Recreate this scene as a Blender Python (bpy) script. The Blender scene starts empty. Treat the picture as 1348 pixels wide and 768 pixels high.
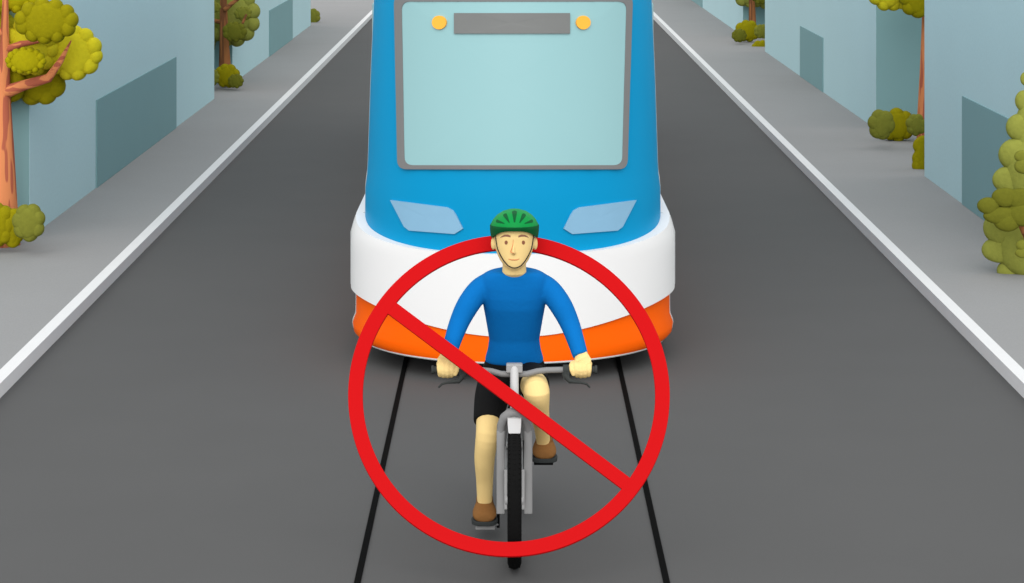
import bpy, bmesh, math, random
from mathutils import Vector, Matrix
from mathutils.bvhtree import BVHTree
random.seed(4)
R = math.radians
pi = math.pi
scene = bpy.context.scene
col = scene.collection

# ---------------------------------------------------------------- camera constants
F = 3000.0        # focal length in pixels of a 1348 px wide picture
H = 3.4           # eye height (m)
CX, HY = 674.0, -165.0
def P(px, py, Y):
    """a point at distance Y seen in direction (px, py)"""
    return Vector(((px - CX) * Y / F, Y, H - (py - HY) * Y / F))
def S(n, Y):
    return n * Y / F

cam_d = bpy.data.cameras.new('camera'); cam = bpy.data.objects.new('camera', cam_d); col.objects.link(cam)
cam.location = (0, 0, H); cam.rotation_euler = (R(90), 0, 0)
cam_d.sensor_width = 36; cam_d.lens = 36 * F / 1348; cam_d.shift_y = -(384 - HY) / 1348
cam_d.clip_start = 0.1; cam_d.clip_end = 2000
scene.camera = cam

# ---------------------------------------------------------------- materials
def lin(h):
    h = h.lstrip('#'); out = []
    for i in (0, 2, 4):
        c = int(h[i:i+2], 16) / 255
        out.append(c / 12.92 if c <= .04045 else ((c + .055) / 1.055) ** 2.4)
    return out
MATS = {}
def mat(name, hexc, k=1.0, rough=.75, spec=.15, var=.04, scale=8.0, bump=0.0, metal=0.0, fine=None):
    if name in MATS: return MATS[name]
    m = bpy.data.materials.new(name); m.use_nodes = True
    nt = m.node_tree; b = nt.nodes['Principled BSDF']
    c = [min(.92, max(.002, v * (k if not isinstance(k, (tuple, list)) else k[i]))) for i, v in enumerate(lin(hexc))]
    b.inputs['Roughness'].default_value = rough
    b.inputs['Specular IOR Level'].default_value = spec
    b.inputs['Metallic'].default_value = metal
    tc = nt.nodes.new('ShaderNodeTexCoord')
    nz = nt.nodes.new('ShaderNodeTexNoise'); nz.inputs['Scale'].default_value = scale; nz.inputs['Detail'].default_value = 6
    nt.links.new(tc.outputs['Object'], nz.inputs['Vector'])
    mx = nt.nodes.new('ShaderNodeMix'); mx.data_type = 'RGBA'
    mx.inputs[6].default_value = [v * (1 - var) for v in c] + [1]
    mx.inputs[7].default_value = [min(.95, v * (1 + var)) for v in c] + [1]
    nt.links.new(nz.outputs['Fac'], mx.inputs[0])
    last = mx.outputs[2]
    if fine:
        n2 = nt.nodes.new('ShaderNodeTexNoise'); n2.inputs['Scale'].default_value = fine[0]; n2.inputs['Detail'].default_value = 3
        nt.links.new(tc.outputs['Object'], n2.inputs['Vector'])
        rr = nt.nodes.new('ShaderNodeMapRange'); rr.inputs[1].default_value = .3; rr.inputs[2].default_value = .7
        rr.inputs[3].default_value = 1 - fine[1]; rr.inputs[4].default_value = 1 + fine[1]
        nt.links.new(n2.outputs['Fac'], rr.inputs[0])
        vm = nt.nodes.new('ShaderNodeVectorMath'); vm.operation = 'SCALE'
        nt.links.new(last, vm.inputs[0]); nt.links.new(rr.outputs[0], vm.inputs['Scale'])
        last = vm.outputs[0]
    nt.links.new(last, b.inputs['Base Color'])
    if bump:
        bp = nt.nodes.new('ShaderNodeBump'); bp.inputs['Strength'].default_value = bump; bp.inputs['Distance'].default_value = .01
        n3 = nt.nodes.new('ShaderNodeTexNoise'); n3.inputs['Scale'].default_value = scale * 5
        nt.links.new(tc.outputs['Object'], n3.inputs['Vector'])
        nt.links.new(n3.outputs['Fac'], bp.inputs['Height']); nt.links.new(bp.outputs[0], b.inputs['Normal'])
    MATS[name] = m; return m
def bark(name, light, dark, k=1.0, sc=1.0, st=(15, 15, 1.1)):
    m = bpy.data.materials.new(name); m.use_nodes = True; nt = m.node_tree; b = nt.nodes['Principled BSDF']
    b.inputs['Roughness'].default_value = .85; b.inputs['Specular IOR Level'].default_value = .1
    tc = nt.nodes.new('ShaderNodeTexCoord'); mp = nt.nodes.new('ShaderNodeMapping')
    mp.inputs['Scale'].default_value = tuple(v * sc for v in st)
    nz = nt.nodes.new('ShaderNodeTexNoise'); nz.inputs['Scale'].default_value = 1.3; nz.inputs['Detail'].default_value = 1.0
    rp = nt.nodes.new('ShaderNodeValToRGB')
    nt.links.new(tc.outputs['Object'], mp.inputs[0]); nt.links.new(mp.outputs[0], nz.inputs['Vector'])
    nt.links.new(nz.outputs['Fac'], rp.inputs[0]); nt.links.new(rp.outputs[0], b.inputs['Base Color'])
    rp.color_ramp.elements[0].position = .485; rp.color_ramp.elements[0].color = [v * k for v in lin(dark)] + [1]
    rp.color_ramp.elements[1].position = .505; rp.color_ramp.elements[1].color = [v * k for v in lin(light)] + [1]
    return m

KG, KV, KW, KF = 0.62, 0.95, 1.6, 0.9     # tuning of base colours: ground, vertical, house walls, foliage
M = dict(
 road=mat('asphalt', '666666', .66, .9, .1, .05, 1.2, fine=(160, .10)),
 pave=mat('pavement', '999999', .83, .9, .1, .04, 1.0, fine=(120, .06)),
 kerb=mat('kerb_stone', 'e6e6e6', .82, .85, .1, .03, 3, fine=(90, .03)),
 kerbface=mat('kerb_face', 'b3b3b3', 1.55, .85, .1, .03, 3),
 wall=mat('plaster', '8facb4', (1.68, 1.56, 1.48), .9, .08, .03, .7, fine=(30, .025)),
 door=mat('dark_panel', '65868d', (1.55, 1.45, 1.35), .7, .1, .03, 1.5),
 rail=mat('rail_steel', '1a1a1a', .4, .9, .02, .1, 6),
 blue=mat('blue_paint', '009cd3', .74, .45, .06, .02, 2),
 white=mat('white_paint', 'f2f2f2', .82, .45, .1, .02, 2),
 orange=mat('orange_paint', 'fc6400', .92, .45, .05, .02, 2),
 trim=mat('pale_trim', 'cfd3d4', .7, .5, .2),
 glass=mat('windscreen_glass', 'a8d7db', .67, .3, .12, .02, 1),
 frame=mat('windscreen_rubber', '757575', KV, .6, .2),
 sign=mat('display_panel', '737574', KV, .5, .2),
 amber=mat('amber_lens', 'fbb03b', KV, .35, .3),
 head=mat('headlamp_lens', '8fbfde', .76, .3, .3),
 roof=mat('tram_roof', 'b8bcbe', 1),
 red=mat('red_enamel', 'ee1c25', (.52,.2,.2), .5, .05, .02, 2),
 skin=mat('skin', 'f2d38f', .86, .7, .15, .02, 6),
 shirt=mat('blue_jersey', '006db8', .86, .9, .08, .05, 12, bump=.15),
 shorts=mat('black_lycra', '1a1a1a', .8, .8, .05, .1, 20),
 shoe=mat('brown_suede', '8e6338', .74, .9, .08, .10, 60),
 sole=mat('dark_rubber', '333636', 1, .8, .1),
 green=mat('helmet_green', '009344', .76, .5, .08, .02, 4),
 dgreen=mat('helmet_dark_green', '006837', .55, .6, .08, .02, 4),
 black=mat('black_strap', '262626', 1, .7, .15),
 brow=mat('brown_hair', '8a6250', 1, .8, .1),
 eye=mat('brown_eye', '85543c', 1, .35, .4),
 line=mat('skin_crease', 'd98050', 1, .7, .1),
 mouth=mat('lip', 'c0704c', 1, .7, .1),
 tyre=mat('tyre_rubber', '1a1a1a', .6, .85, .04, .15, 40),
 grey=mat('grey_metal', '808080', KV, .5, .2, .03, 6),
 midgrey=mat('stem_metal', '999999', KV, .5, .2, .03, 6),
 light=mat('light_metal', 'cccccc', .75, .45, .25, .03, 6),
 grip=mat('grip_rubber', '363938', 1, .8, .1, .1, 60),
 f_dy=mat('leaf_mustard', '948b09', .78, .85, .08, .07, 7, bump=.4, fine=(30, .06)),
 f_by=mat('leaf_yellow', 'b7ad1e', 1.0, .85, .08, .07, 7, bump=.4, fine=(30, .06)),
 f_my=mat('leaf_gold', 'a49a07', .82, .85, .08, .07, 7, bump=.4, fine=(30, .06)),
 f_po=mat('leaf_pale_olive', '969a45', .74, .85, .08, .07, 7, bump=.4, fine=(30, .06)),
 f_do=mat('leaf_dark_olive', '6a6b20', .82, .85, .08, .07, 7, bump=.4, fine=(30, .06)),
 f_ol=mat('leaf_olive', '797b2e', .84, .85, .08, .07, 7, bump=.4, fine=(30, .06)),
 bark_o=bark('orange_bark', 'cc7f52', 'a65a44', 1.0),
 bough_o=bark('orange_bough', 'cc7f52', 'a65a44', 1.0, 1, (2.5, 12, 12)),
 bough_b=bark('brown_bough', '95613b', '724a30', 1.0, .8, (2.5, 12, 12)),
 bark_b=bark('brown_bark', '95613b', '724a30', 1.0, .8),
)

# ---------------------------------------------------------------- mesh helpers
ORIG = {}
def tag(o, label=None, cat=None, group=None, kind=None):
    if label: o['label'] = label
    if cat: o['category'] = cat
    if group: o['group'] = group
    if kind: o['kind'] = kind
    return o
def thing(name, loc, label, cat, group=None):
    o = bpy.data.objects.new(name, None); col.objects.link(o); o.location = loc; o.empty_display_size = .2
    ORIG[o] = Vector(loc)
    return tag(o, label, cat, group)
class MB:
    def __init__(s): s.v = []; s.f = []
    def add(s, v, f):
        b = len(s.v); s.v += [Vector(p) for p in v]; s.f += [tuple(i + b for i in q) for q in f]
    def box(s, c, d, rot=None):
        v = []
        for i in (-.5, .5):
            for j in (-.5, .5):
                for k in (-.5, .5):
                    p = Vector((i * d[0], j * d[1], k * d[2]))
                    if rot: p = rot @ p
                    v.append(Vector(c) + p)
        s.add(v, [(0, 1, 3, 2), (4, 6, 7, 5), (0, 4, 5, 1), (2, 3, 7, 6), (0, 2, 6, 4), (1, 5, 7, 3)])
    def loft(s, rings, close=True):
        """rings: equal length lists of points"""
        n = len(rings[0]); v = [p for r in rings for p in r]; f = []
        for i in range(len(rings) - 1):
            for j in range(n):
                k = (j + 1) % n
                f.append((i * n + j, i * n + k, (i + 1) * n + k, (i + 1) * n + j))
        if close:
            f.append(tuple(range(n))[::-1]); f.append(tuple(range((len(rings) - 1) * n, len(rings) * n)))
        s.add(v, f)
    def tube(s, pts, rads, n=16, cap=True, rounded=False):
        pts = [Vector(p) for p in pts]
        if not isinstance(rads, (list, tuple)): rads = [rads] * len(pts)
        rings = []; up = None
        def rad(r): return (r, r) if not isinstance(r, (list, tuple)) else r
        if rounded:
            d0 = (pts[0] - pts[1]).normalized(); d1 = (pts[-1] - pts[-2]).normalized()
            a, b = rad(rads[0]), rad(rads[-1]); ra, rb = min(a), min(b)
            pre = [(pts[0] + d0 * ra * t, (a[0] * q, a[1] * q)) for t, q in ((.97, .2), (.8, .6), (.45, .89))]
            post = [(pts[-1] + d1 * rb * t, (b[0] * q, b[1] * q)) for t, q in ((.45, .89), (.8, .6), (.97, .2))]
            pts = [p for p, _ in pre] + pts + [p for p, _ in post]
            rads = [r for _, r in pre] + list(rads) + [r for _, r in post]
        for i, p in enumerate(pts):
            d = (pts[min(i + 1, len(pts) - 1)] - pts[max(i - 1, 0)]).normalized()
            if up is None:
                up = Vector((0, 1, 0)) if abs(d.y) < .8 else Vector((0, 0, 1))
            up = (up - d * up.dot(d)).normalized(); sd = d.cross(up)
            rx, ry = rad(rads[i])
            rings.append([p + sd * rx * math.cos(2 * pi * j / n) + up * ry * math.sin(2 * pi * j / n) for j in range(n)])
        s.loft(rings, cap)
    def ell(s, c, r, n=16, m=10, e=1.0):
        c = Vector(c); rings = []
        for i in range(m + 1):
            a = -pi / 2 + pi * i / m
            q = max(math.cos(a), .02)
            rings.append([c + Vector((r[0] * q * math.cos(2 * pi * j / n), r[1] * (q ** e) * math.sin(2 * pi * j / n), r[2] * math.sin(a))) for j in range(n)])
        s.loft(rings)
    def build(s, name, m, parent=None, smooth=True, remesh=None, sm=0, bevel=0, subs=0, sub_auto=False):
        me = bpy.data.meshes.new(name)
        o0 = Vector((0, 0, 0))
        if parent is not None: o0 = ORIG[parent]
        elif s.v and getattr(s, 'origin', None) is not None: o0 = s.origin
        me.from_pydata([tuple(p - o0) for p in s.v], [], s.f)
        bm = bmesh.new(); bm.from_mesh(me); bmesh.ops.recalc_face_normals(bm, faces=bm.faces); bm.to_mesh(me); bm.free()
        me.materials.append(m)
        for p in me.polygons: p.use_smooth = smooth
        if smooth and not remesh: me.set_sharp_from_angle(angle=R(38))
        o = bpy.data.objects.new(name, me); col.objects.link(o)
        if parent is not None: o.parent = parent
        else: o.location = o0
        ORIG[o] = o0
        if bevel:
            b = o.modifiers.new('bevel', 'BEVEL'); b.width = bevel; b.segments = 2; b.limit_method = 'ANGLE'; b.angle_limit = R(40)
        if remesh:
            r = o.modifiers.new('remesh', 'REMESH'); r.mode = 'VOXEL'; r.voxel_size = remesh; r.use_smooth_shade = True
            if sm:
                q = o.modifiers.new('smooth', 'SMOOTH'); q.factor = .5; q.iterations = sm
        if subs:
            q = o.modifiers.new('subdiv', 'SUBSURF'); q.levels = subs; q.render_levels = subs
        return o
def spline(pts, rads, k=5):
    pts = [Vector(p) for p in pts]; n = len(pts); op = []; orr = []
    for i in range(n - 1):
        p0, p1, p2, p3 = pts[max(i - 1, 0)], pts[i], pts[i + 1], pts[min(i + 2, n - 1)]
        r0, r1, r2, r3 = rads[max(i - 1, 0)], rads[i], rads[i + 1], rads[min(i + 2, n - 1)]
        for j in range(k):
            t = j / k
            f = lambda a, b, c, d: .5 * (2 * b + (c - a) * t + (2 * a - 5 * b + 4 * c - d) * t * t + (3 * b - a - 3 * c + d) * t ** 3)
            op.append(f(p0, p1, p2, p3)); orr.append(f(r0, r1, r2, r3))
    return op + [pts[-1]], orr + [rads[-1]]
def bvh_of(o):
    dg = bpy.context.evaluated_depsgraph_get(); dg.update()
    ev = o.evaluated_get(dg); me = ev.to_mesh()
    w = ORIG[o]
    t = BVHTree.FromPolygons([tuple(v.co + w) for v in me.vertices], [tuple(p.vertices) for p in me.polygons])
    ev.to_mesh_clear(); return t
EYE = Vector((0, 0, H))
def hit(bvh, px, py):
    d = (P(px, py, 10) - EYE).normalized()
    loc, nor, _, _ = bvh.ray_cast(EYE, d)
    if loc is None: return None, None
    if nor.dot(d) > 0: nor = -nor
    return loc, nor
def patch(name, bvh, outline, off, m, parent, rings=6, inner=None, depth=.012):
    """a moulded panel that sits on a curved surface, with thickness"""
    n = len(outline); mb = MB()
    cx = sum(p[0] for p in outline) / n; cy = sum(p[1] for p in outline) / n
    rows = []
    for i in range(rings + 1):
        t = i / rings; row = []
        for j in range(n):
            if inner: q = (outline[j][0] * (1 - t) + inner[j][0] * t, outline[j][1] * (1 - t) + inner[j][1] * t)
            else:
                u = 1 - t * .985; q = (cx + (outline[j][0] - cx) * u, cy + (outline[j][1] - cy) * u)
            l, nr = hit(bvh, *q)
            if l is None:
                l, nr = row[-1][0] if row else Vector((0, 15, 1)), Vector((0, -1, 0))
            row.append((l, nr))
        rows.append(row)
    R_ = [[l + nr * (off - depth) for l, nr in rows[0]]] + [[l + nr * off for l, nr in r] for r in rows]
    if inner: R_.append([l + nr * (off - depth) for l, nr in rows[-1]])
    mb.loft(R_, False)
    if not inner:
        b = len(mb.v) - n; mb.f.append(tuple(range(b, b + n)))
    return mb.build(name, m, parent)
def rrect(x0, y0, x1, y1, x2, y2, x3, y3, r, k=5, seg=8):
    """rounded quad tl,tr,br,bl"""
    c = [Vector((x0, y0)), Vector((x1, y1)), Vector((x2, y2)), Vector((x3, y3))]; out = []
    for i in range(4):
        a, b, d = c[i - 1], c[i], c[(i + 1) % 4]
        u = (a - b).normalized(); v = (d - b).normalized()
        for j in range(k + 1):
            t = j / k; p0 = b + u * r; p1 = b + v * r
            q = p0 * (1 - t) ** 2 + b * 2 * t * (1 - t) + p1 * t * t; out.append((q.x, q.y))
        e0 = b + v * r; e1 = d - v * r
        for j in range(1, seg): 
            q = e0.lerp(e1, j / seg); out.append((q.x, q.y))
    return out
def dens(poly, step=4):
    out = []
    for i in range(len(poly)):
        a = Vector(poly[i]); b = Vector(poly[(i + 1) % len(poly)]); k = max(1, int((b - a).length / step))
        for j in range(k): q = a.lerp(b, j / k); out.append((q.x, q.y))
    return out

# ---------------------------------------------------------------- ground, road, kerbs
XR = 3.322; XK = 3.416; KH = .096
def sheet(name, x0, x1, y0, y1, z, m):
    mb = MB(); mb.add([(x0, y0, z), (x1, y0, z), (x1, y1, z), (x0, y1, z)], [(0, 1, 2, 3)])
    return tag(mb.build(name, m, smooth=False), kind='structure')
sheet('ground', -600, 600, -60, 1500, -.05, M['pave'])
sheet('road', -XR, XR, -40, 1200, 0, M['road'])
for nm, s in (('pavement_left', -1), ('pavement_right', 1)):
    mb = MB(); mb.box((s * (XK + 45), 580, KH / 2 - .03), (90, 1240, KH + .06 - .002)); tag(mb.build(nm, M['pave'], smooth=False), kind='structure')
for nm, s in (('kerb_left', -1), ('kerb_right', 1)):
    mb = MB(); mb.box((s * (XR + XK) / 2, 580, KH / 2 - .02), (XK - XR, 1240, KH + .04))
    o = mb.build(nm, M['kerb'], smooth=False, bevel=0); tag(o, kind='structure')
    o.data.materials.append(M['kerbface'])
    for p in o.data.polygons:
        if abs(p.normal.x) > .5: p.material_index = 1
rails = []
for s, lb in ((-1, 'black steel tram rail set in the asphalt, the one left of the bicycle wheel'),
              (1, 'black steel tram rail set in the asphalt, the one right of the bicycle wheel')):
    mb = MB(); x = s * .742
    mb.box((x, 120, .002), (.031, 300, .012))
    mb.origin = Vector((x, 12, 0))
    rails.append(tag(mb.build('tram_rail', M['rail'], smooth=False), lb, 'tram rail', 'tram rails in the road'))

# ---------------------------------------------------------------- buildings
GZ = KH
def Yof(py): return (H - GZ) * F / (py - HY)
def building(label, side, xw, Y0, Y1, doors, endpanel, hgt=3.55, depth=9):
    """side -1 left, +1 right; xw distance of the street wall from the road axis; doors = (Ya, Yb, top z) on the street wall"""
    t = thing('building', (side * (xw + depth / 2), (Y0 + Y1) / 2, GZ), label, 'building', 'pale blue buildings along the street')
    mb = MB(); mb.box((side * (xw + depth / 2), (Y0 + Y1) / 2, GZ - .03 + hgt / 2), (depth, Y1 - Y0, hgt + .06))
    mb.build('wall', M['wall'], t, smooth=False)
    mb = MB(); mb.box((side * (xw + depth / 2), (Y0 + Y1) / 2, GZ + hgt + .12), (depth + .16, Y1 - Y0 + .16, .22))
    mb.build('roof', M['door'], t, smooth=False)
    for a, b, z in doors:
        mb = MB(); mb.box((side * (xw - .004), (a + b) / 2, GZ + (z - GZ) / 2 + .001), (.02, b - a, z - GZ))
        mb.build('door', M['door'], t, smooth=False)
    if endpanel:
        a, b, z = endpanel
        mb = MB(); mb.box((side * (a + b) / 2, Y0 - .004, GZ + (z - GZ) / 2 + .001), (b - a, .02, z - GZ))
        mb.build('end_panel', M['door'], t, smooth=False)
    return t
def xy(px, ratio_x):  # distance along the street at which the wall line is seen at px
    return ratio_x * F / abs(px - CX)
xa = 1.328 * (H - GZ); xb = 1.335 * (H - GZ); x1 = 1.368 * (H - GZ); x2 = 1.43 * (H - GZ)
building('nearest left building, pale blue with a wide dark doorway beside the mustard tree', -1, xa, xy(39, xa), xy(282, xa),
         [(xy(126, xa), xy(231, xa), 1.02)], (xa + .004, xa + 5, 1.9))
building('second left building, pale blue with a narrow dark door past the brown trunk', -1, xb, xy(306, xb), xy(409, xb),
         [(xy(354, xb), xy(384.5, xb), .93)], (xb + .004, xb + 5, 1.7))
building('nearest building on the right, pale blue wall with a dark doorway beside the olive tree', 1, x1, xy(1353, x1), xy(1217, x1),
         [(xy(1345, x1), xy(1268, x1), 1.18)], (x1 + .004, x1 + 5, 2.2))
building('middle right building, pale blue with one narrow door and a tall dark end wall', 1, x2, xy(1153, x2), xy(1007, x2),
         [(xy(1084, x2), xy(1054, x2), .92)], (x2 + .004, x2 + 5, 4.3))
building('farthest building on the right, pale blue wall reaching the top edge of the picture', 1, x2, xy(978, x2), 92,
         [(xy(925, x2), xy(910.5, x2), 1.0)], (x2 + .004, x2 + 5, 3.6))

# ---------------------------------------------------------------- foliage
def clump(mb, px, py, rx, ry, Y, n, seed=0, dep=.55, fill=.82):
    rnd = random.Random(seed); c = P(px, py, Y); k = Y / F; rx *= k; ry *= k
    d = dep * min(rx, ry)
    mb.ell(c, (rx * fill, d, ry * fill), 36, 18, .30)
    a0 = rnd.random() * 6
    # perimeter lobes
    for i in range(n):
        a = a0 + 2 * pi * (i + rnd.uniform(-.10, .10)) / n
        arc = pi * (rx + ry) / n * .50
        lr = arc * rnd.uniform(1.0, 1.2)
        p = c + Vector(((rx - lr * .95) * math.cos(a), rnd.uniform(-.06, .06) * d, (ry - lr * .95) * math.sin(a)))
        mb.ell(p, (lr, min(d * .80, lr * 1.3), lr), 18, 10, .45)
def lobes(mb, lst, Y):
    for px, py, rx, ry in lst:
        mb.ell(P(px, py, Y), (S(rx, Y), S(min(rx, ry), Y) * .62, S(ry, Y)), 28, 14, .5)
GT = 'roadside trees'; GB = 'bushes by the buildings'
def foliage(parent, m, items, Y):
    mb = MB()
    for i, it in enumerate(items):
        px, py, rx, ry, n = it[:5]; yy = Y + (it[5] if len(it) > 5 else 0)
        if n == 0: lobes(mb, [(px, py, rx, ry)], yy)
        else:
            clump(mb, px, py, rx, ry, yy, n, seed=int(px * 7 + py * 3)); mb.build('foliage_clump', m, parent); mb = MB()
    if mb.v: mb.build('foliage_clump', m, parent)
def branch(mb, pts, rads, Y):
    mb.tube([P(x, y, Y + (d[0] if d else 0)) for x, y, *d in pts], [S(r, Y) for r in rads], 10, rounded=True)

# near left tree
Y = 20.32
t = thing('tree', P(2, 318, Y), 'mustard yellow tree with a bare forked orange trunk at the left edge', 'tree', GT)
mb = MB(); branch(mb, [(3, 322), (2, 270), (3, 200), (4, 128), (6, 62), (7, 0), (8, -70), (12, -150)], [24, 21, 16, 10, 6.5, 4, 3, 1.5], Y)
mb.build('trunk', M['bark_o'], t)
mb = MB(); branch(mb, [(6, 122), (30, 113, -.05), (64, 103, -.1), (80, 80, -.1), (93.5, 54, -.1)], [9, 7, 6, 4, .8], Y); mb.build('branch', M['bough_o'], t)
mb = MB(); branch(mb, [(7, 66), (28, 58, -.02), (56, 54)], [5, 4.2, 2], Y); mb.build('branch', M['bough_o'], t)
mb = MB(); branch(mb, [(6, 46), (-10, 36), (-40, 10)], [5, 4, 2], Y); mb.build('branch', M['bough_o'], t)
foliage(t, M['f_dy'], [(61, 28, 42, 30, 11, -.38), (-60, 10, 40, 30, 11, -.3)], Y)
foliage(t, M['f_my'], [(34, 80, 27, 18, 14, -.3), (12, -8, 44, 26, 14, .1), (-50, 75, 34, 24, 12)], Y)
foliage(t, M['f_by'], [(97, 70, 38, 36, 11, .2), (42, 60, 38, 40, 11, .14), (-30, 40, 50, 50, 12, .3), (30, -60, 60, 40, 13, .3)], Y)
foliage(t, M['f_dy'], [(50, 106, 38, 33, 8, .3), (0, 110, 34, 32, 8, .16), (-50, 105, 40, 34, 9, .16)], Y)
t = thing('bush', P(20, 322, 19.92), 'round bush of mustard and olive lobes at the foot of the orange trunk', 'bush', GB)
foliage(t, M['f_dy'], [(-4, 296, 26, 29, 8), (17, 300, 15, 26, 7)], 19.92)
foliage(t, M['f_ol'], [(38, 293, 22, 25, 7)], 19.7)
# second left tree
Y = 35.3
t = thing('tree', P(296, 100, Y), 'pale olive tree with a brown trunk left of the second left building', 'tree', GT)
mb = MB(); branch(mb, [(296, 106), (296, 87), (295, 50), (294, 0), (293, -60)], [9, 8, 6, 4.5, 2.5], Y); mb.build('trunk', M['bark_b'], t)
mb = MB(); branch(mb, [(297, 12), (305, 5), (318, -4)], [3.2, 2.8, 1.5], Y - .1); mb.build('branch', M['bough_b'], t)
mb = MB(); branch(mb, [(294, 30), (286, 28.5), (272, 24)], [3.2, 2.8, 1.5], Y); mb.build('branch', M['bough_b'], t)
mb = MB(); branch(mb, [(318, 34), (321, 27), (324, 20)], [1.5, 1.8, 1.4], Y - .35); mb.build('branch', M['bough_b'], t)
foliage(t, M['f_po'], [(306, 22, 37, 40, 12, .35), (272, 22, 34, 38, 11, .35), (300, -30, 50, 34, 12, .35)], Y)
foliage(t, M['f_do'], [(309, 42, 16.5, 13.5, 9, -.35), (270, 60, 14, 12, 9)], Y)
foliage(t, M['f_ol'], [(320, 18, 12, 9.5, 9, -.25), (283, 10, 8, 7, 8, -.2)], Y)
t = thing('bush', P(300, 116, 35.0), 'low bush of three shades below the brown trunk on the left', 'bush', GB)
foliage(t, M['f_dy'], [(299, 100, 17, 16, 8)], 35.0)
foliage(t, M['f_do'], [(310.5, 107, 10.5, 9.5, 9)], 34.8)
foliage(t, M['f_ol'], [(280, 102, 9, 11, 8)], 34.8)
t = thing('bush', P(410, 33, 51), 'small olive bush peeping from behind the far left building corner', 'bush', GB)
foliage(t, M['f_ol'], [(410, 22, 12, 11, 8)], 51)
foliage(t, M['f_dy'], [(402, 26, 13, 9, 8)], 51.3)
# right tree by the dark end wall
Y = 28.2
t = thing('tree', P(1218, 190, Y), 'yellow crowned tree with a slim orange trunk before the dark end wall', 'tree', GT)
mb = MB(); branch(mb, [(1219, 196), (1219, 152), (1219.5, 100), (1220, 40), (1220, 0), (1222, -60)], [13, 11.5, 9, 7, 5.5, 3], Y); mb.build('trunk', M['bark_o'], t)
foliage(t, M['f_by'], [(1170, -12, 29, 27, 9), (1192, -8, 20, 22, 8), (1230, -60, 60, 40, 12, .2)], Y)
foliage(t, M['f_dy'], [(1206, -4, 23, 28, 8, -.3)], Y)
t = thing('bush', P(1180, 186, 28.0), 'wide mustard and olive bush at the foot of the slim orange trunk', 'bush', GB)
foliage(t, M['f_dy'], [(1181, 165, 24, 22.5, 8)], 28.3)
foliage(t, M['f_ol'], [(1160, 164, 18, 20, 6)], 27.4)
foliage(t, M['f_ol'], [(1206, 164.5, 14, 14.5, 7)], 27.4)
t = thing('bush', P(1212, 229, 25.6), 'narrow mustard bush half hidden by the nearest right building corner', 'bush', GB)
foliage(t, M['f_dy'], [(1214, 205, 13, 27, 6), (1216, 216, 16, 14, 5)], 25.6)
# far right tree
Y = 46
t = thing('tree', P(990, 40, Y), 'small pale olive tree farthest away on the right with a short brown trunk', 'tree', GT)
mb = MB(); branch(mb, [(990.5, 45), (990.5, 32), (990, 10), (989, -20)], [6, 5, 4.2, 3], Y); mb.build('trunk', M['bark_b'], t)
foliage(t, M['f_po'], [(985, -14, 25, 24, 9, .3), (1005, -12, 24, 24, 9, .3)], Y)
foliage(t, M['f_do'], [(1001, -6, 13, 12, 8, -.3)], Y)
t = thing('bush', P(988, 54, 44.9), 'three shade bush under the farthest right tree', 'bush', GB)
foliage(t, M['f_dy'], [(984, 41, 17, 14.5, 8)], 44.9)
foliage(t, M['f_do'], [(973, 47, 10, 9, 9)], 44.3)
foliage(t, M['f_ol'], [(1003, 41.5, 10.5, 9.5, 8)], 44.3)
t = thing('bush', P(1001, 71, 43.8), 'little mustard bush against the middle right building corner', 'bush', GB)
foliage(t, M['f_dy'], [(1002, 62.5, 12.5, 9.5, 7)], 43.8)
# near right tree
Y = 18.9
t = thing('tree', P(1366, 374, Y), 'tall olive tree with stacked leaf lobes cut off by the right edge', 'tree', GT)
mb = MB(); branch(mb, [(1368, 378), (1368, 330), (1368, 260), (1368, 150), (1368, 60)], [13, 11, 9, 6, 3], Y); mb.build('trunk', M['bark_b'], t)
mb = MB(); branch(mb, [(1366, 330, -.1), (1352, 312, -.3), (1341, 292, -.35)], [6, 5, 3], Y); mb.build('branch', M['bough_b'], t)
L = [(1350, 104, 7, 9), (1348, 133, 12, 14), (1342, 168, 18, 18), (1339, 204, 25, 22), (1332, 237, 26, 19), (1318, 300, 24, 22), (1316, 329, 24, 17), (1333, 356, 21, 15)]
LL = [(x, y, rx, ry, 0, 0) for x, y, rx, ry in L] + [(1368 * 2 - x, y + 4, rx, ry, 0, .05) for x, y, rx, ry in L]
LL += [(1350, 325, 38, 40, 0), (1356, 225, 34, 44, 0), (1355, 180, 20, 50, 0), (1365, 280, 34, 60, 0, .1), (1368, 110, 20, 60, 0), (1360, 352, 24, 20, 0)]
foliage(t, M['f_po'], LL, Y)
foliage(t, M['f_do'], [(1301, 271, 15, 11, 0), (1323, 260, 18, 13, 0), (1342, 262, 18, 14, 0), (1320, 284, 26, 12, 0), (1326, 292, 18, 13, 0), (1346, 282, 22, 16, 0)], Y - .42)
foliage(t, M['f_ol'], [(1345, 206, 10, 8, 0), (1347, 219, 12, 10, 0)], Y - .42)
foliage(t, M['f_ol'], [(1345, 323, 8, 7, 0), (1347, 333, 11, 7, 0)], Y - .42)

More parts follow.
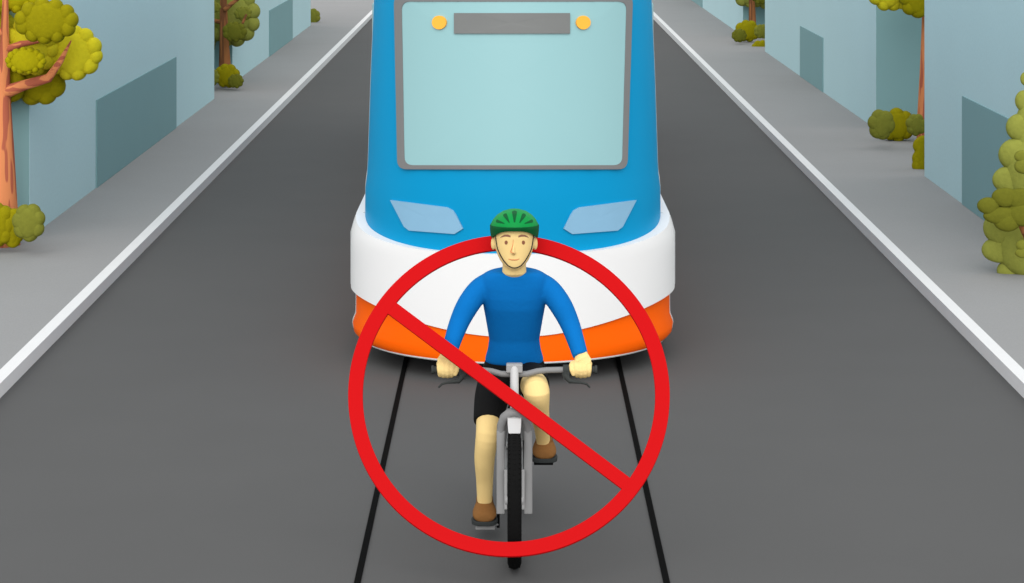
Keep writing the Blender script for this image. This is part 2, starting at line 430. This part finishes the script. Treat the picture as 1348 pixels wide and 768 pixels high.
# ---------------------------------------------------------------- tram
TN = 15.2; TE = 31.0
tram = thing('tram', (0, TN + 6, 0), 'blue, white and orange tram coming head on behind the cyclist', 'tram')
def lerp_tab(tab, z):
    if z <= tab[0][0]: return tab[0][1]
    for (a, u), (b, v) in zip(tab, tab[1:]):
        if z <= b: return u + (v - u) * (z - a) / (b - a)
    return tab[-1][1]
TX = .006
def srow(Wf, zf, off, Ynf, n=30):
    """one horizontal row round the nose and both sides; zf(s) height"""
    pts = []
    def one(s_, t):
        s = math.sin(t); z = zf(s); W = Wf(z) + off
        return Vector((TX + s_ * W * s, Ynf(z) - off + 1.0 * (1 - math.cos(t)), z))
    pts.append(Vector((TX - (Wf(zf(1)) + off), TE, zf(1))))
    for i in range(n, -n - 1, -1):
        t = abs(i) / n * pi / 2
        pts.append(one(-1 if i > 0 else 1, t))
    pts.append(Vector((TX + (Wf(zf(1)) + off), TE, zf(1))))
    return pts
def band(name, rows, m, **k):
    mb = MB(); n = len(rows[0]); v = [p for r in rows for p in r]; f = []
    for i in range(len(rows) - 1):
        for j in range(n - 1): f.append((i * n + j, i * n + j + 1, (i + 1) * n + j + 1, (i + 1) * n + j))
        f.append((i * n + n - 1, i * n, (i + 1) * n, (i + 1) * n + n - 1))
    mb.add(v, f); return mb.build(name, m, tram, **k)
ow = lambda s: .316 + .24 * s * s - .07 * s ** 4
bw = lambda s: .867 + .085 * s ** 4
Yn0 = lambda z: TN
Ynb = lambda z: TN + .025 + max(0, z - 1.25) * .07 + max(0, z - 2.75) ** 2 * .9
Wsk = lambda z: lerp_tab([(.13, 1.06), (.15, 1.10), (.18, 1.128), (.23, 1.136), (.29, 1.112), (.6, 1.108)], z)
rows = [srow(Wsk, lambda s: .16, -.06, Yn0)]
for q in (.135, .15, .18, .23, .29): rows.append(srow(Wsk, lambda s, q=q: q, 0, Yn0))
for q in (.5, 1.0): rows.append(srow(Wsk, lambda s, q=q: .29 + (ow(s) + .02 - .29) * q, 0, Yn0))
skirt = band('skirt', rows, M['orange'])
Wbm = lambda z: lerp_tab([(.3, 1.136), (.86, 1.136), (.99, 1.10)], z)
Ysb = lambda s: bw(s) + .045 * s ** 40
rows = [srow(Wbm, ow, -.05, Yn0), srow(Wbm, ow, .012, Yn0)]
for q in (.2, .4, .6, .8, .92, 1): rows.append(srow(Wbm, lambda s, q=q: ow(s) + (Ysb(s) - ow(s)) * q, .012, Yn0))
rows.append(srow(Wbm, Ysb, -.09, Yn0))
bumper = band('bumper', rows, M['white'])
Wbl = lambda z: lerp_tab([(.8, 1.052), (1.2, 1.047), (1.30, 1.032), (2.0, 1.012), (2.55, .99), (3.0, .95), (3.3, .82)], z)
rows = []
for i in range(25):
    q = i / 24; rows.append(srow(Wbl, lambda s, q=q: .80 + 2.3 * q, 0, Ynb))
for z, o in ((3.2, -.05), (3.28, -.15), (3.32, -.3)): rows.append(srow(Wbl, lambda s, z=z: z, o, Ynb))
shell = band('body_shell', rows, M['blue'])
tb = bvh_of(shell)
# roof plate
mb = MB(); r0 = srow(Wbl, lambda s: 3.325, -.28, Ynb); mb.loft([r0, [p + Vector((0, 0, .03)) for p in r0]]); mb.build('roof', M['roof'], tram, smooth=False)
mb = MB(); mb.box((TX, 24, .35), (1.6, 13, .35)); mb.build('underframe', M['sole'], tram, smooth=False)
mb = MB(); mb.box((TX, TE + .01, 1.7), (1.9, .04, 2.8)); mb.build('rear_wall', M['blue'], tram, smooth=False)
# pale edge trims that outline each moulding
def edge_tube(pts, r, name='edge_trim'):
    mb = MB(); mb.tube(pts, r, 6); return mb.build(name, M['trim'], tram)
for sd in (-1, 1):
    pts = [Vector((TX + sd * (Wbl(z) + .001), TN + 1.10 + .07 * max(0, z - 1.25), z)) for z in [.95 + .0567 * i for i in range(35)]]
    edge_tube(pts, .007)
    edge_tube([Vector((TX + sd * (Wbm(z) + .012), TN + 1.0, z)) for z in [.49 + .0285 * i for i in range(18)]] + [Vector((TX + sd * 1.05, TN + 1.0, .995))], .006)
    edge_tube([Vector((TX + sd * (Wsk(z) + .001), TN + 1.0, z)) for z in [.14 + .02 * i for i in range(17)]], .006)
edge_tube([p for p in srow(Wsk, lambda s: .139, .0, Yn0)][1:-1], .007)
# windscreen
out = rrect(522, -6, 829.5, -6, 822.5, 223, 526.5, 223, 12)
inn = rrect(532, 2.5, 821.5, 2.5, 816, 217.5, 535.5, 217.5, 11)
ws = patch('windscreen_frame', tb, out, .024, M['frame'], tram, rings=3, inner=inn, depth=.03)
patch('windscreen', tb, rrect(531, 1.5, 822.5, 1.5, 817, 218.5, 534.5, 218.5, 11), .020, M['glass'], tram, rings=14)
patch('destination_display', tb, dens([(600, 17.5), (748, 17.5), (748, 44.5), (600, 44.5)], 8), .032, M['sign'], tram, rings=5)
for cx in (581, 765):
    patch('marker_lamp', tb, [(cx + 9 * math.cos(a * pi / 14), 30 + 9 * math.sin(a * pi / 14)) for a in range(28)], .034, M['amber'], tram, rings=3, depth=.02)
hl = [(515.5, 263.5), (589.5, 273), (597, 277), (601, 283), (610, 301), (599, 308), (540, 303.5), (533.5, 298.5)]
for o_ in (hl, [(1351.5 - x, y) for x, y in hl][::-1]):
    patch('headlight', tb, dens(o_, 5), .014, M['head'], tram, rings=5, depth=.02)
for sd in (-1, 1):
    for k in range(5):
        mb = MB(); mb.box((TX + sd * 1.012, 17.9 + k * 2.6, 1.95), (.07, 1.9, 1.0)); mb.build('side_window', M['glass'], tram, smooth=False, bevel=.02)
for yy in (18.2, 20, 26, 28):
    for sd in (-1, 1):
        mb = MB(); mb.tube([(sd * .70, yy, .30), (sd * .80, yy, .30)], .29, 24); mb.build('wheel', M['rail'], tram)

# ---------------------------------------------------------------- bicycle
BX = .012; Y0 = 11.2; WR = .323
bike = thing('bicycle', (BX, Y0 + .5, 0), 'grey bicycle with a fat black front tyre ridden by the man in blue', 'bicycle')
def torus(mb, c, Rr, rx, rz, n=64, m=14):
    rings = []
    for i in range(n):
        a = 2 * pi * i / n; u = Vector((0, math.cos(a), math.sin(a)))
        rings.append([Vector(c) + u * (Rr + rz * math.cos(2 * pi * j / m)) + Vector((rx * math.sin(2 * pi * j / m), 0, 0)) for j in range(m)])
    rings.append(rings[0]); mb.loft(rings, False)
def wheel(Yc):
    c = (BX, Yc, WR); mb = MB(); torus(mb, c, .262, .014, .014); w = mb.build('wheel', M['light'], bike)
    mb = MB(); torus(mb, c, WR - .034, .035, .034)
    for i in range(72):
        a = 2 * pi * i / 72; u = Vector((0, math.cos(a), math.sin(a)))
        for sx in (-.022, .0, .022):
            aa = a + (.04 if sx == 0 else 0); u = Vector((0, math.cos(aa), math.sin(aa)))
            mb.box(Vector(c) + u * (WR - (.003 if sx == 0 else .011)) + Vector((sx, 0, 0)), (.012, .014, .008), Matrix.Rotation(aa + pi / 2 * 0, 3, 'X') @ Matrix.Rotation(pi / 2, 3, 'X'))
    mb.build('tyre', M['tyre'], w)
    mb = MB()
    for i in range(28):
        a = 2 * pi * i / 28; s = -1 if i % 2 else 1
        mb.tube([Vector(c) + Vector((s * .028, 0, 0)), Vector(c) + Vector((0, .26 * math.cos(a), .26 * math.sin(a)))], .0012, 5)
    mb.build('spokes', M['light'], w)
    mb = MB(); mb.tube([(BX - .045, Yc, WR), (BX + .045, Yc, WR)], .022, 16); mb.build('hub', M['midgrey'], w)
    return w
wheel(Y0); wheel(Y0 + 1.07)
SB = Vector((BX, 11.5, .925))           # stem / bar centre
# fork
mb = MB(); top = P(677, 541, 11.36)
for s in (-1, 1):
    xs = BX + s * .0675
    mb.loft([[Vector((xs + a * .021, y + b * .017, z)) for a, b in ((-1, -.7), (-.7, -1), (.7, -1), (1, -.7), (1, .7), (.7, 1), (-.7, 1), (-1, .7))]
             for y, z in ((Y0 - .005, .262), (Y0, .28), (Y0 + .055, .45), (Y0 + .105, .60), (Y0 + .12, .64))])
    mb.tube([(xs, Y0 + .12, .62), (xs - s * .003, Y0 + .12, .665), (BX + s * .048, Y0 + .10, .708), (BX + s * .022, Y0 + .09, .732), (BX, Y0 + .088, .735)], [.021, .022, .025, .024, .023], 12, rounded=True)
fork = mb.build('fork', M['grey'], bike, bevel=.003)
mb = MB()
for s in (-1, 1): mb.box((BX + s * .043, Y0 + .01, .375), (.014, .03, .19), Matrix.Rotation(R(-8), 3, 'X'))
mb.build('fork_stanchion', M['midgrey'], fork, smooth=False, bevel=.003)
mb = MB()   # light mudguard / fork crown above the tyre
mb.loft([[Vector((BX + a * w, y, z)) for a, dz in ((-1, 0), (-.6, 0), (0, 0), (.6, 0), (1, 0))] + [Vector((BX + a * w, y + .022, z + .012)) for a in (1, .6, 0, -.6, -1)]
         for w, y, z in ((.030, Y0 + .015, .648), (.032, Y0 + .04, .668), (.034, Y0 + .05, .690), (.034, Y0 + .06, .712), (.03, Y0 + .09, .715))])
mb.build('mudguard', M['light'], bike, bevel=.003)
mb = MB(); mb.tube([(BX, Y0 + .14, .70), (BX, SB.y - .02, SB.z - .01)], .0215, 20); mb.build('head_tube', M['light'], bike)
mb = MB(); mb.box((BX, SB.y - .012, SB.z - .012), (.082, .05, .044)); mb.build('stem', M['midgrey'], bike, smooth=False, bevel=.006)
# handlebar
hb = [(568, 487), (612, 487), (634, 487.5), (647, 489), (660, 492.5), (677, 493)]
def bar_pts():
    L_ = []
    for x, y in hb: L_.append(P(x, y, SB.y))
    Rr = [P(1354 - x, y, SB.y) for x, y in hb[:-1]][::-1]
    return L_ + Rr
BP = bar_pts()
BARZ = BP[0].z
mb = MB(); pts = BP[1:-1]; mb.tube(pts, .0155, 14); bar = mb.build('handlebar', M['grey'], bike)
XG0 = BP[0].x; XG1 = BP[-1].x
for s, xo in ((-1, XG0), (1, XG1)):
    mb = MB(); mb.tube([(xo, SB.y, BARZ), (xo - s * .012, SB.y, BARZ), (xo - s * .013, SB.y, BARZ), (xo - s * .14, SB.y, BARZ)], [.0215, .0215, .0175, .0175], 18, rounded=False)
    mb.build('grip', M['grip'], bar)
    mb = MB(); xb_ = xo - s * .152
    mb.tube([(xb_ + s * .020, SB.y, BARZ - .001), (xb_ - s * .020, SB.y, BARZ - .001)], [.028, .027], 16)
    mb.box((xb_ - s * .004, SB.y - .018, BARZ - .022), (.032, .036, .038))
    mb.tube([(xb_ - s * .01, SB.y - .02, BARZ - .02), (xb_ + s * .015, SB.y - .045, BARZ - .048), (xb_ + s * .07, SB.y - .055, BARZ - .052), (xb_ + s * .098, SB.y - .055, BARZ - .060), (xb_ + s * .112, SB.y - .05, BARZ - .076)], [.017, .012, .0065, .0055, .005], 10, rounded=True)
    mb.build('brake_lever', M['grip'], bar)
# frame
BB = Vector((BX, 11.72, .228)); ST = Vector((BX, 12.02, .72)); HT0 = Vector((BX, 11.39, .74)); HT1 = Vector((BX, 11.46, .86)); RA = Vector((BX, Y0 + 1.07, WR))
mb = MB(); mb.tube([HT0 + Vector((0, .01, .02)), BB], .021, 14); mb.tube([HT1, ST], .018, 14); mb.tube([BB, ST + Vector((0, .02, .03))], .017, 14)
for s in (-1, 1):
    e = Vector((s * .055, 0, 0)); mb.tube([BB + e * .4, RA + e], .010, 10); mb.tube([ST + e * .2, RA + e], .009, 10)
mb.tube([BB - Vector((.04, 0, 0)), BB + Vector((.04, 0, 0))], .024, 16)
mb.build('frame', M['grey'], bike)
mb = MB(); mb.tube([ST, ST + Vector((0, .03, .075))], .0135, 12); mb.build('seat_post', M['light'], bike)
mb = MB(); SD = ST + Vector((0, .03, .09))
mb.loft([[SD + Vector((w * a, y, .018 * b + z)) for a, b in ((-1, 0), (-.7, .8), (0, 1.1), (.7, .8), (1, 0), (.6, -1), (-.6, -1))] for w, y, z in ((.012, -.15, -.005), (.02, -.12, 0), (.028, -.02, 0), (.065, .06, .005), (.07, .10, .008), (.04, .13, .004))])
mb.build('saddle', M['sole'], bike)
for s, up in ((-1, -1), (1, 1)):
    e = BB + Vector((s * .083, -.02 if up < 0 else -.02, up * .165))
    mb = MB(); mb.box((BB + e) / 2 + Vector((s * .0415, 0, 0)), (.016, .030, .20), Matrix.Rotation(R(0), 3, 'X'))
    ck = mb.build('crank', M['tyre'], bike, smooth=False, bevel=.003)
    pc = e + Vector((s * .066, -.02, 0))
    mb = MB(); mb.box(pc + Vector((0, -.01, 0)), (.098, .07, .018)); mb.tube([e + Vector((0, 0, 0)), pc], .007, 8)
    mb.build('pedal', M['midgrey'] if s < 0 else M['tyre'], ck, smooth=False, bevel=.003)
    if s < 0: PL = pc
    else: PR = pc
mb = MB(); mb.tube([BB + Vector((.048, 0, 0)), BB + Vector((.052, 0, 0))], .085, 32)
mb.build('chainring', M['sole'], bike)
mb = MB(); mb.tube([BB + Vector((.050, 0, .085)), RA + Vector((.050, 0, .04))], .004, 6); mb.tube([BB + Vector((.050, 0, -.085)), RA + Vector((.050, 0, -.04))], .004, 6)
mb.build('chain', M['rail'], bike)

# ---------------------------------------------------------------- cyclist
man = thing('person', (BX, 11.95, 0), 'cyclist in a blue long sleeved top, black shorts and green helmet gripping the handlebar', 'person')
HYc = 11.62                                     # head depth
def ringpx(px, py, Y, hw, hd, n=32, e=2.0):
    c = P(px, py, Y); w = S(hw, Y); out = []
    for j in range(n):
        a = 2 * pi * j / n; ca, sa = math.cos(a), math.sin(a)
        out.append(c + Vector((w * math.copysign(abs(ca) ** (2 / e), ca), hd * math.copysign(abs(sa) ** (2 / e), sa), 0)))
    return out
body = MB()
# head; y pixel, half width px, half depth m, depth centre
hd = [(355.0, 4, .012, -.060), (353.5, 8.5, .030, -.045), (349, 14, .055, -.028), (342, 19, .076, -.012), (333, 23.2, .088, -.003), (322, 26, .095, 0), (310, 27, .100, 0), (298, 26.5, .100, .005), (288, 23, .088, .005), (281, 15, .055, .005), (278, 5, .02, .005)]
body.loft([ringpx(677, y, HYc + c, w, d, 32, 2.15) for y, w, d, c in hd])
body.loft([ringpx(677, y, HYc + c, w, d, 24) for y, w, d, c in ((335, 15, .055, .02), (350, 15.5, .057, .04), (359, 16, .070, .05), (368, 17.5, .060, .09), (376, 20, .07, .09), (400, 28, .08, .13))])
# nose
body.loft([[P(677 - 1 + dx * w, y, HYc - .093 - d * (1 - abs(dx) ** 1.5) + (.02 if abs(dx) == 1 else 0)) for dx in (-1, -.5, 0, .5, 1)] + [P(677 + 1 * w, y, HYc - .06), P(677 - 1 * w, y, HYc - .06)] for y, w, d in ((317, 1.5, .002), (324, 2, .010), (330, 3.2, .018), (333.5, 4.2, .020), (335.5, 3, .010))])
for s in (-1, 1):   # ears
    body.ell(P(677 + s * 27.6, 321, HYc + .015), (S(3.2, HYc), .018, S(8.5, HYc)), 14, 10)
# torso core
body.loft([ringpx(677, y, Y, w, d, 24) for y, Y, w, d in ((366, 11.73, 34, .06), (400, 11.77, 32, .08), (446, 11.86, 28, .08), (480, 11.92, 33, .09), (498, 11.95, 36, .08), (508, 11.95, 30, .05))])
# arms + hands
def arm(s):
    X = lambda v: 677 - s * (677 - v)
    mbp = [(X(647), 371, 11.735), (X(631), 382, 11.72), (X(616), 402, 11.69), (X(604.5), 425, 11.66), (X(596), 449, 11.60), (X(589.5), 470, 11.545)]
    return [P(*q) for q in mbp]
def hand(mb, s):
    """fist closed on the grip: s=-1 viewer's left"""
    xo = XG0 if s < 0 else XG1
    cxh = xo - s * .072                     # centre of the fist along the bar
    G = Vector((cxh, SB.y, BARZ))
    # wrist to back of hand
    w = arm(-s)[-1]
    mb.tube([w + (arm(-s)[-2] - w) * .35, w + Vector((0, .006, .012)), G + Vector((s * -.002, .030, .040)), G + Vector((0, .006, .034)), G + Vector((0, -.012, .026))],
            [(.026, .025), (.034, .024), (.045, .019), (.050, .015), (.046, .009)], 18, rounded=True)
    # four fingers, unequal, over the bar, down its front and curled underneath
    for i, (r, rr, ext) in enumerate(((.0124, .0325, 1.0), (.0132, .034, 1.06), (.0130, .0335, 1.03), (.0112, .031, .92))):
        fx = cxh + -s * (.0375 - i * .0250)
        pts = []; rad = []
        for k in range(9):
            a = R(75 + 190 * ext * k / 8 if False else 70 + (200 * ext) * k / 8)
            q = rr - .0025 * (k > 5)
            pts.append(Vector((fx - s * .0007 * k * (i - 1.5), SB.y + q * math.cos(a) * 1.0, BARZ + q * math.sin(a))))
            rad.append(r * (1.04 if k in (1, 4) else .98 - .02 * k * .5))
        # angles run from top (90) to front (180) to bottom (270): front is -Y
        mb.tube(pts, rad, 12, rounded=True)
    # thumb leaves the inner side of the palm and wraps under the grip toward the fingers
    tx = cxh - s * .048
    mb.tube([Vector((tx + s * .016, SB.y + .024, BARZ + .030)), Vector((tx - s * .006, SB.y + .012, BARZ + .030)), Vector((tx - s * .012, SB.y - .014, BARZ + .024)), Vector((tx - s * .009, SB.y - .032, BARZ + .002)), Vector((tx - s * .001, SB.y - .030, BARZ - .018))],
            [.0155, .0135, .0118, .0112, .0095], 12, rounded=True)
for s in (-1, 1):
    a = arm(-s)
    body.tube(*spline(a, [.036, .036, .034, .030, .028, .027]), 16, rounded=True)
    hand(body, s)
# legs: viewer's left leg straight down, viewer's right leg with raised knee
legL = [(656, 492, 11.93), (648, 520, 11.82), (643.5, 549, 11.66), (641.5, 572, 11.565), (638, 603, 11.60), (638, 632, 11.66), (638, 662, 11.70), (638, 676, 11.70)]
radL = [.080, .072, .0635, .0585, .0525, .044, .0385, .036]
body.tube(*spline([P(*q) for q in legL], radL), 24, rounded=True)
legR = [(695, 497, 11.93), (700, 502, 11.74), (705.5, 513, 11.50), (706.5, 520, 11.475), (709, 540, 11.53), (713, 560, 11.60), (715, 580, 11.66), (716, 592, 11.67)]
radR = [.085, .076, .067, .066, .054, .042, .035, .034]
body.tube(*spline([P(*q) for q in legR], radR), 24, rounded=True)
# feet inside the shoes
body.tube([P(638, 672, 11.72), P(638, 680, 11.66), P(638, 684, 11.61)], [.03, .028, .02], 12, rounded=True)
body.tube([P(716, 590, 11.70), P(716, 597, 11.66), P(716, 601, 11.61)], [.03, .028, .02], 12, rounded=True)
bd = body.build('body', M['skin'], man, remesh=.0042, sm=3)
hb_ = bvh_of(bd)
def face_line(name, pts, r, m, parent=bd, off=.001):
    out = []
    for i in range(len(pts) - 1):
        for k in range(5):
            t = k / 5; out.append((pts[i][0] * (1 - t) + pts[i + 1][0] * t, pts[i][1] * (1 - t) + pts[i + 1][1] * t))
    out.append(pts[-1]); q = []
    for x, y in out:
        l, n = hit(hb_, x, y)
        if l is not None: q.append(l + n * off)
    mb = MB(); rr = [r * (.55 + .45 * math.sin(pi * (i + .5) / len(q))) for i in range(len(q))]
    mb.tube(q, rr, 8, rounded=True); return mb.build(name, m, parent)
for cx in (666.4, 689):
    patch('eye', hb_, [(cx + 2.0 * math.cos(a * pi / 10), 319.5 + 2.7 * math.sin(a * pi / 10)) for a in range(20)], .0015, M['eye'], bd, rings=3, depth=.006)
for sg in (-1, 1):
    c = 677 + .3
    pl = [(c + sg * 5.2, 310.4), (c + sg * 9, 309.0), (c + sg * 13, 309.2), (c + sg * 16.5, 311.0), (c + sg * 18.8, 313.2), (c + sg * 16, 312.4), (c + sg * 12, 311.6), (c + sg * 8, 312.0), (c + sg * 5.2, 312.6)]
    patch('eyebrow', hb_, dens(pl, 1.5), .0022, M['brow'], bd, rings=3, depth=.006)
face_line('nose_crease', [(675.6, 316), (675.3, 323), (673.6, 328.5), (672.2, 331.5), (674, 333), (676.6, 333.3)], .0020, M['line'])
face_line('mouth', [(669.6, 341.2), (673, 342.3), (677, 342.4), (681, 342.2), (683.4, 341)], .0024, M['mouth'])
# helmet
YH = HYc + .01
def hring(py, hw, hdp, drop, n=48):
    c = P(677.3, py, YH); w = S(hw, YH); out = []
    for j in range(n):
        a = 2 * pi * j / n; ca, sa = math.cos(a), math.sin(a)
        dz = -drop * abs(ca) ** 3 - (drop * 1.0 if sa > 0 else 0) * sa * sa
        out.append(c + Vector((w * ca, hdp * sa, dz)))
    return out
mb = MB(); mb.loft([hring(298, 31.8, .142, .004), hring(295.2, 31.8, .143, .004), hring(289, 28.5, .132, .002), hring(283.5, 23.5, .112, .001), hring(279, 16.5, .082, 0), hring(276.6, 9, .05, 0), hring(276, 3, .02, 0)])
# the dome is seen from above: its crown sits lower on the picture than its front rim suggests
helmet = mb.build('helmet', M['green'], man)
hv = bvh_of(helmet)
mb = MB(); mb.loft([hring(299, 29.5, .126, .054), hring(299.5, 31, .136, .051), hring(297, 32.2, .145, .024), hring(294.8, 32.4, .146, .010), hring(294, 31.9, .143, .006), hring(295, 29, .125, .005), hring(298.5, 28, .118, .051), hring(299, 29.5, .126, .054)], False)
mb.build('helmet_rim', M['dgreen'], helmet)
mb = MB(); mb.tube([P(677 + 19 * math.sin(a), 301 , HYc - .118 * math.cos(a)) for a in [R(-75 + 10 * i) for i in range(16)]], .006, 8, rounded=True)
mb.build('helmet_pad', M['black'], helmet)
def tear(x0, y0, x1, y1, w0, w1):
    a = Vector((x0, y0)); b = Vector((x1, y1)); d = (b - a).normalized(); nrm = Vector((-d.y, d.x)); out = []
    for k in range(7):
        t = pi * k / 6; q = a + nrm * w0 * math.cos(t) - d * w0 * .7 * math.sin(t); out.append((q.x, q.y))
    q = b - nrm * w1; out.append((q.x, q.y)); q = b + nrm * w1; out.append((q.x, q.y))
    return dens(out, 1.5)
for v in ((677.3, 280, 677.3, 293, 3.3, .8), (665, 283.5, 670.5, 293.5, 2.7, .5), (689.6, 283.5, 684.1, 293.5, 2.7, .5), (654.5, 291.3, 664, 294.5, 2.0, .4), (700, 291.3, 690.6, 294.5, 2.0, .4)):
    patch('helmet_vent', hv, tear(*v), .0015, M['dgreen'], helmet, rings=3, depth=.006)
# chin strap: from the helmet rim past the cheeks, under the chin
spx = [(652.2, 309), (653.2, 318), (655, 328), (659, 337), (664, 345), (669, 350.5), (674, 353), (677.3, 353.4)]
spx = spx + [(1354.6 - x, y) for x, y in spx[:-1]][::-1]
q = []
for x, y in spx:
    l, n = hit(hb_, 677.3 + (x - 677.3) * .985, y - .6)
    if l is not None: q.append(l + n * .002)
mb = MB(); mb.tube(q, .0030, 8); mb.build('chin_strap', M['black'], helmet)

# clothes
sh = MB()
tor = [(353.5, 11.70, 17, .075), (356, 11.705, 31, .088), (359.5, 11.715, 39, .098), (366, 11.725, 44, .108), (376, 11.735, 45.5, .115), (390, 11.75, 43, .12), (404, 11.77, 40.5, .12), (423, 11.81, 37, .115), (446, 11.86, 33, .11), (460, 11.885, 35, .115), (470, 11.905, 38, .12), (476.5, 11.915, 39, .12)]
def hemring(py, Y, w, d, n=96, sag=0):
    out = ringpx(677, py, Y, w, d, n, 2.3); c = P(677, py, Y)
    if sag:
        for p in out:
            if p.y < c.y: p.z -= sag * math.sqrt(max(0, 1 - ((p.x - c.x) / (S(16, Y) * 1.1)) ** 2))
    return out
sh.loft([hemring(*q, sag=(.019, .015, .007)[i] if i < 3 else 0) for i, q in enumerate(tor)])
for s in (-1, 1):
    a = arm(-s); a[-1] = a[-1] + (a[-2] - a[-1]) * .04
    sh.tube(*spline(a, [.056, .060, .059, .052, .045, .0405]), 24)
shirt = sh.build('shirt', M['shirt'], man, remesh=.006, sm=22)
so = MB()
so.loft([ringpx(677, y, Y, w, d, 32, 2.3) for y, Y, w, d in ((466, 11.90, 34, .105), (477, 11.92, 39.5, .122), (490, 11.94, 43, .135), (500, 11.95, 44, .13), (508, 11.955, 40, .11), (514, 11.96, 30, .08))])
LL_ = [P(*q) for q in legL]; LR_ = [P(*q) for q in legR]
hemL = LL_[2] + (LL_[3] - LL_[2]) * .30; lp, lr = spline([LL_[0], LL_[1], LL_[2], hemL], [.094, .090, .079, .0745]); rp, rr_ = spline([LR_[0], LR_[1], LR_[1].lerp(LR_[2], .55)], [.094, .088, .080])
so.tube(lp, lr, 24)
so.tube(rp, rr_, 24)
shorts = so.build('shorts', M['shorts'], man, remesh=.006, sm=7)
# shoes
def shoe(px, ytop, Ya, ysole, s):
    zt = P(px, ytop, Ya).z; Yt = 11.585; zs = P(px, ysole, Yt).z + .012; x = P(px, ytop, Ya).x
    mb = MB()
    def sec(y, w, z0, z1, n=20, shear=0):
        out = []
        for j in range(n):
            a = 2 * pi * j / n; ca, sa = math.cos(a), math.sin(a)
            wz = (z0 + z1) / 2 + (z1 - z0) / 2 * math.copysign(abs(sa) ** .8, sa)
            ww = w * (1.0 if sa < 0 else 1 - .30 * sa) * math.copysign(abs(ca) ** .75, ca)
            out.append(Vector((x + ww, y, wz)))
        return out
    mb.loft([sec(Yt, .030, zs + .006, zs + .036), sec(Yt + .012, .050, zs, zs + .052), sec(Yt + .04, .061, zs, zs + .064), sec(Yt + .08, .062, zs, zs + .078), sec(Yt + .12, .056, zs, zs + .09),
             sec(Yt + .17, .047, zs, zs + .10), sec(Yt + .23, .044, zs, zs + .095), sec(Yt + .255, .034, zs + .004, zs + .085), sec(Yt + .265, .015, zs + .02, zs + .06)])
    mb.tube([Vector((x, Yt + .115, zs + .03)), Vector((x, Yt + .125, (zs + zt) / 2 + .01)), Vector((x, Ya + .0, zt + .018))], [(.052, .055), (.046, .052), (.042, .046)], 20)
    sh_ = mb.build('shoe', M['shoe'], man, remesh=.005, sm=4)
    mb = MB(); rr = []
    prof = [(Yt - .004, .026), (Yt + .006, .048), (Yt + .03, .064), (Yt + .08, .067), (Yt + .14, .054), (Yt + .20, .048), (Yt + .255, .038), (Yt + .27, .016)]
    loop = [Vector((x - w, y, 0)) for y, w in prof] + [Vector((x + w, y, 0)) for y, w in prof[::-1]]
    for z in (zs - .016, zs + .006): rr.append([p + Vector((0, 0, z)) for p in loop])
    mb.loft(rr); mb.build('sole', M['sole'], sh_, smooth=False, bevel=.004)
    return zs
shoe(638, 657, 11.71, 692, -1)
shoe(716.5, 579, 11.67, 609, 1)

# ---------------------------------------------------------------- prohibition sign: a leaning oval frame with one diagonal bar
A0 = Vector((0, 11.36, .93)); sl = .737
nrm = Vector((0, -1, sl)).normalized()
if nrm.y > 0: nrm = -nrm
def onplane(px, py):
    d = P(px, py, 1) - EYE; t = (A0 - EYE).dot(nrm) / d.dot(nrm); return EYE + d * t
sg = thing('prohibition_sign', onplane(670, 732), 'big red prohibition ring with a diagonal bar around the cyclist', 'sign')
mb = MB(); n = 160; th = .014
def ell_ring(r, o): return [onplane(670 + r * math.cos(2 * pi * j / n), 521 + r * math.sin(2 * pi * j / n)) - nrm * o for j in range(n)]
rs = [ell_ring(211.4, 0), ell_ring(211.8, .002), ell_ring(211.8, th), ell_ring(192.4, th), ell_ring(192.4, .002), ell_ring(192.8, 0), ell_ring(211.4, 0)]
mb.loft(rs, False); mb.build('ring', M['red'], sg)
u = Vector((math.cos(R(36.85)), math.sin(R(36.85)))); w = Vector((-u.y, u.x)); q = []
for o in (.0005, th - .0005):
    r_ = []
    for a, b in ((-197, -9.2), (197, -9.2), (197, 9.2), (-197, 9.2)):
        p = Vector((670, 521)) + u * a + w * b; r_.append(onplane(p.x, p.y) - nrm * o)
    q.append(r_)
mb = MB(); mb.loft(q); mb.build('diagonal_bar', M['red'], sg, smooth=False, bevel=.002)

# ---------------------------------------------------------------- light
SUN_EL, SUN_AZ = 30, 183      # azimuth: compass, 0 = +Y, clockwise ; 200 = behind the camera, a little left
world = bpy.data.worlds.new('World'); scene.world = world; world.use_nodes = True
nt = world.node_tree; bg = nt.nodes['Background']
sky = nt.nodes.new('ShaderNodeTexSky'); sky.sky_type = 'NISHITA'; sky.sun_disc = False
sky.sun_elevation = R(SUN_EL); sky.sun_rotation = R(SUN_AZ); sky.dust_density = 4; sky.air_density = 1
hs = nt.nodes.new('ShaderNodeHueSaturation'); hs.inputs['Saturation'].default_value = .15
nt.links.new(sky.outputs[0], hs.inputs['Color']); mxs = nt.nodes.new('ShaderNodeMix'); mxs.data_type = 'RGBA'; mxs.inputs[0].default_value = .8
nt.links.new(hs.outputs[0], mxs.inputs[6]); mxs.inputs[7].default_value = (10.0, 10.1, 10.2, 1)   # even cloud cover
nt.links.new(mxs.outputs[2], bg.inputs['Color'])
bg.inputs['Strength'].default_value = .11
sd = bpy.data.lights.new('sun', 'SUN'); so_ = bpy.data.objects.new('sun', sd); col.objects.link(so_)
sd.energy = 1.5; sd.angle = R(60); sd.color = (1, .985, .96)
az = R(SUN_AZ); el = R(SUN_EL)
dirv = Vector((math.sin(az) * math.cos(el), math.cos(az) * math.cos(el), math.sin(el)))
so_.rotation_euler = (-dirv).to_track_quat('-Z', 'Y').to_euler(); so_.location = dirv * 50
vs = scene.view_settings
vs.view_transform = 'Standard'; vs.look = 'None'; vs.exposure = 0.35; vs.gamma = 1
scene.render.engine = 'CYCLES'
scene.render.resolution_x = 1024; scene.render.resolution_y = 583
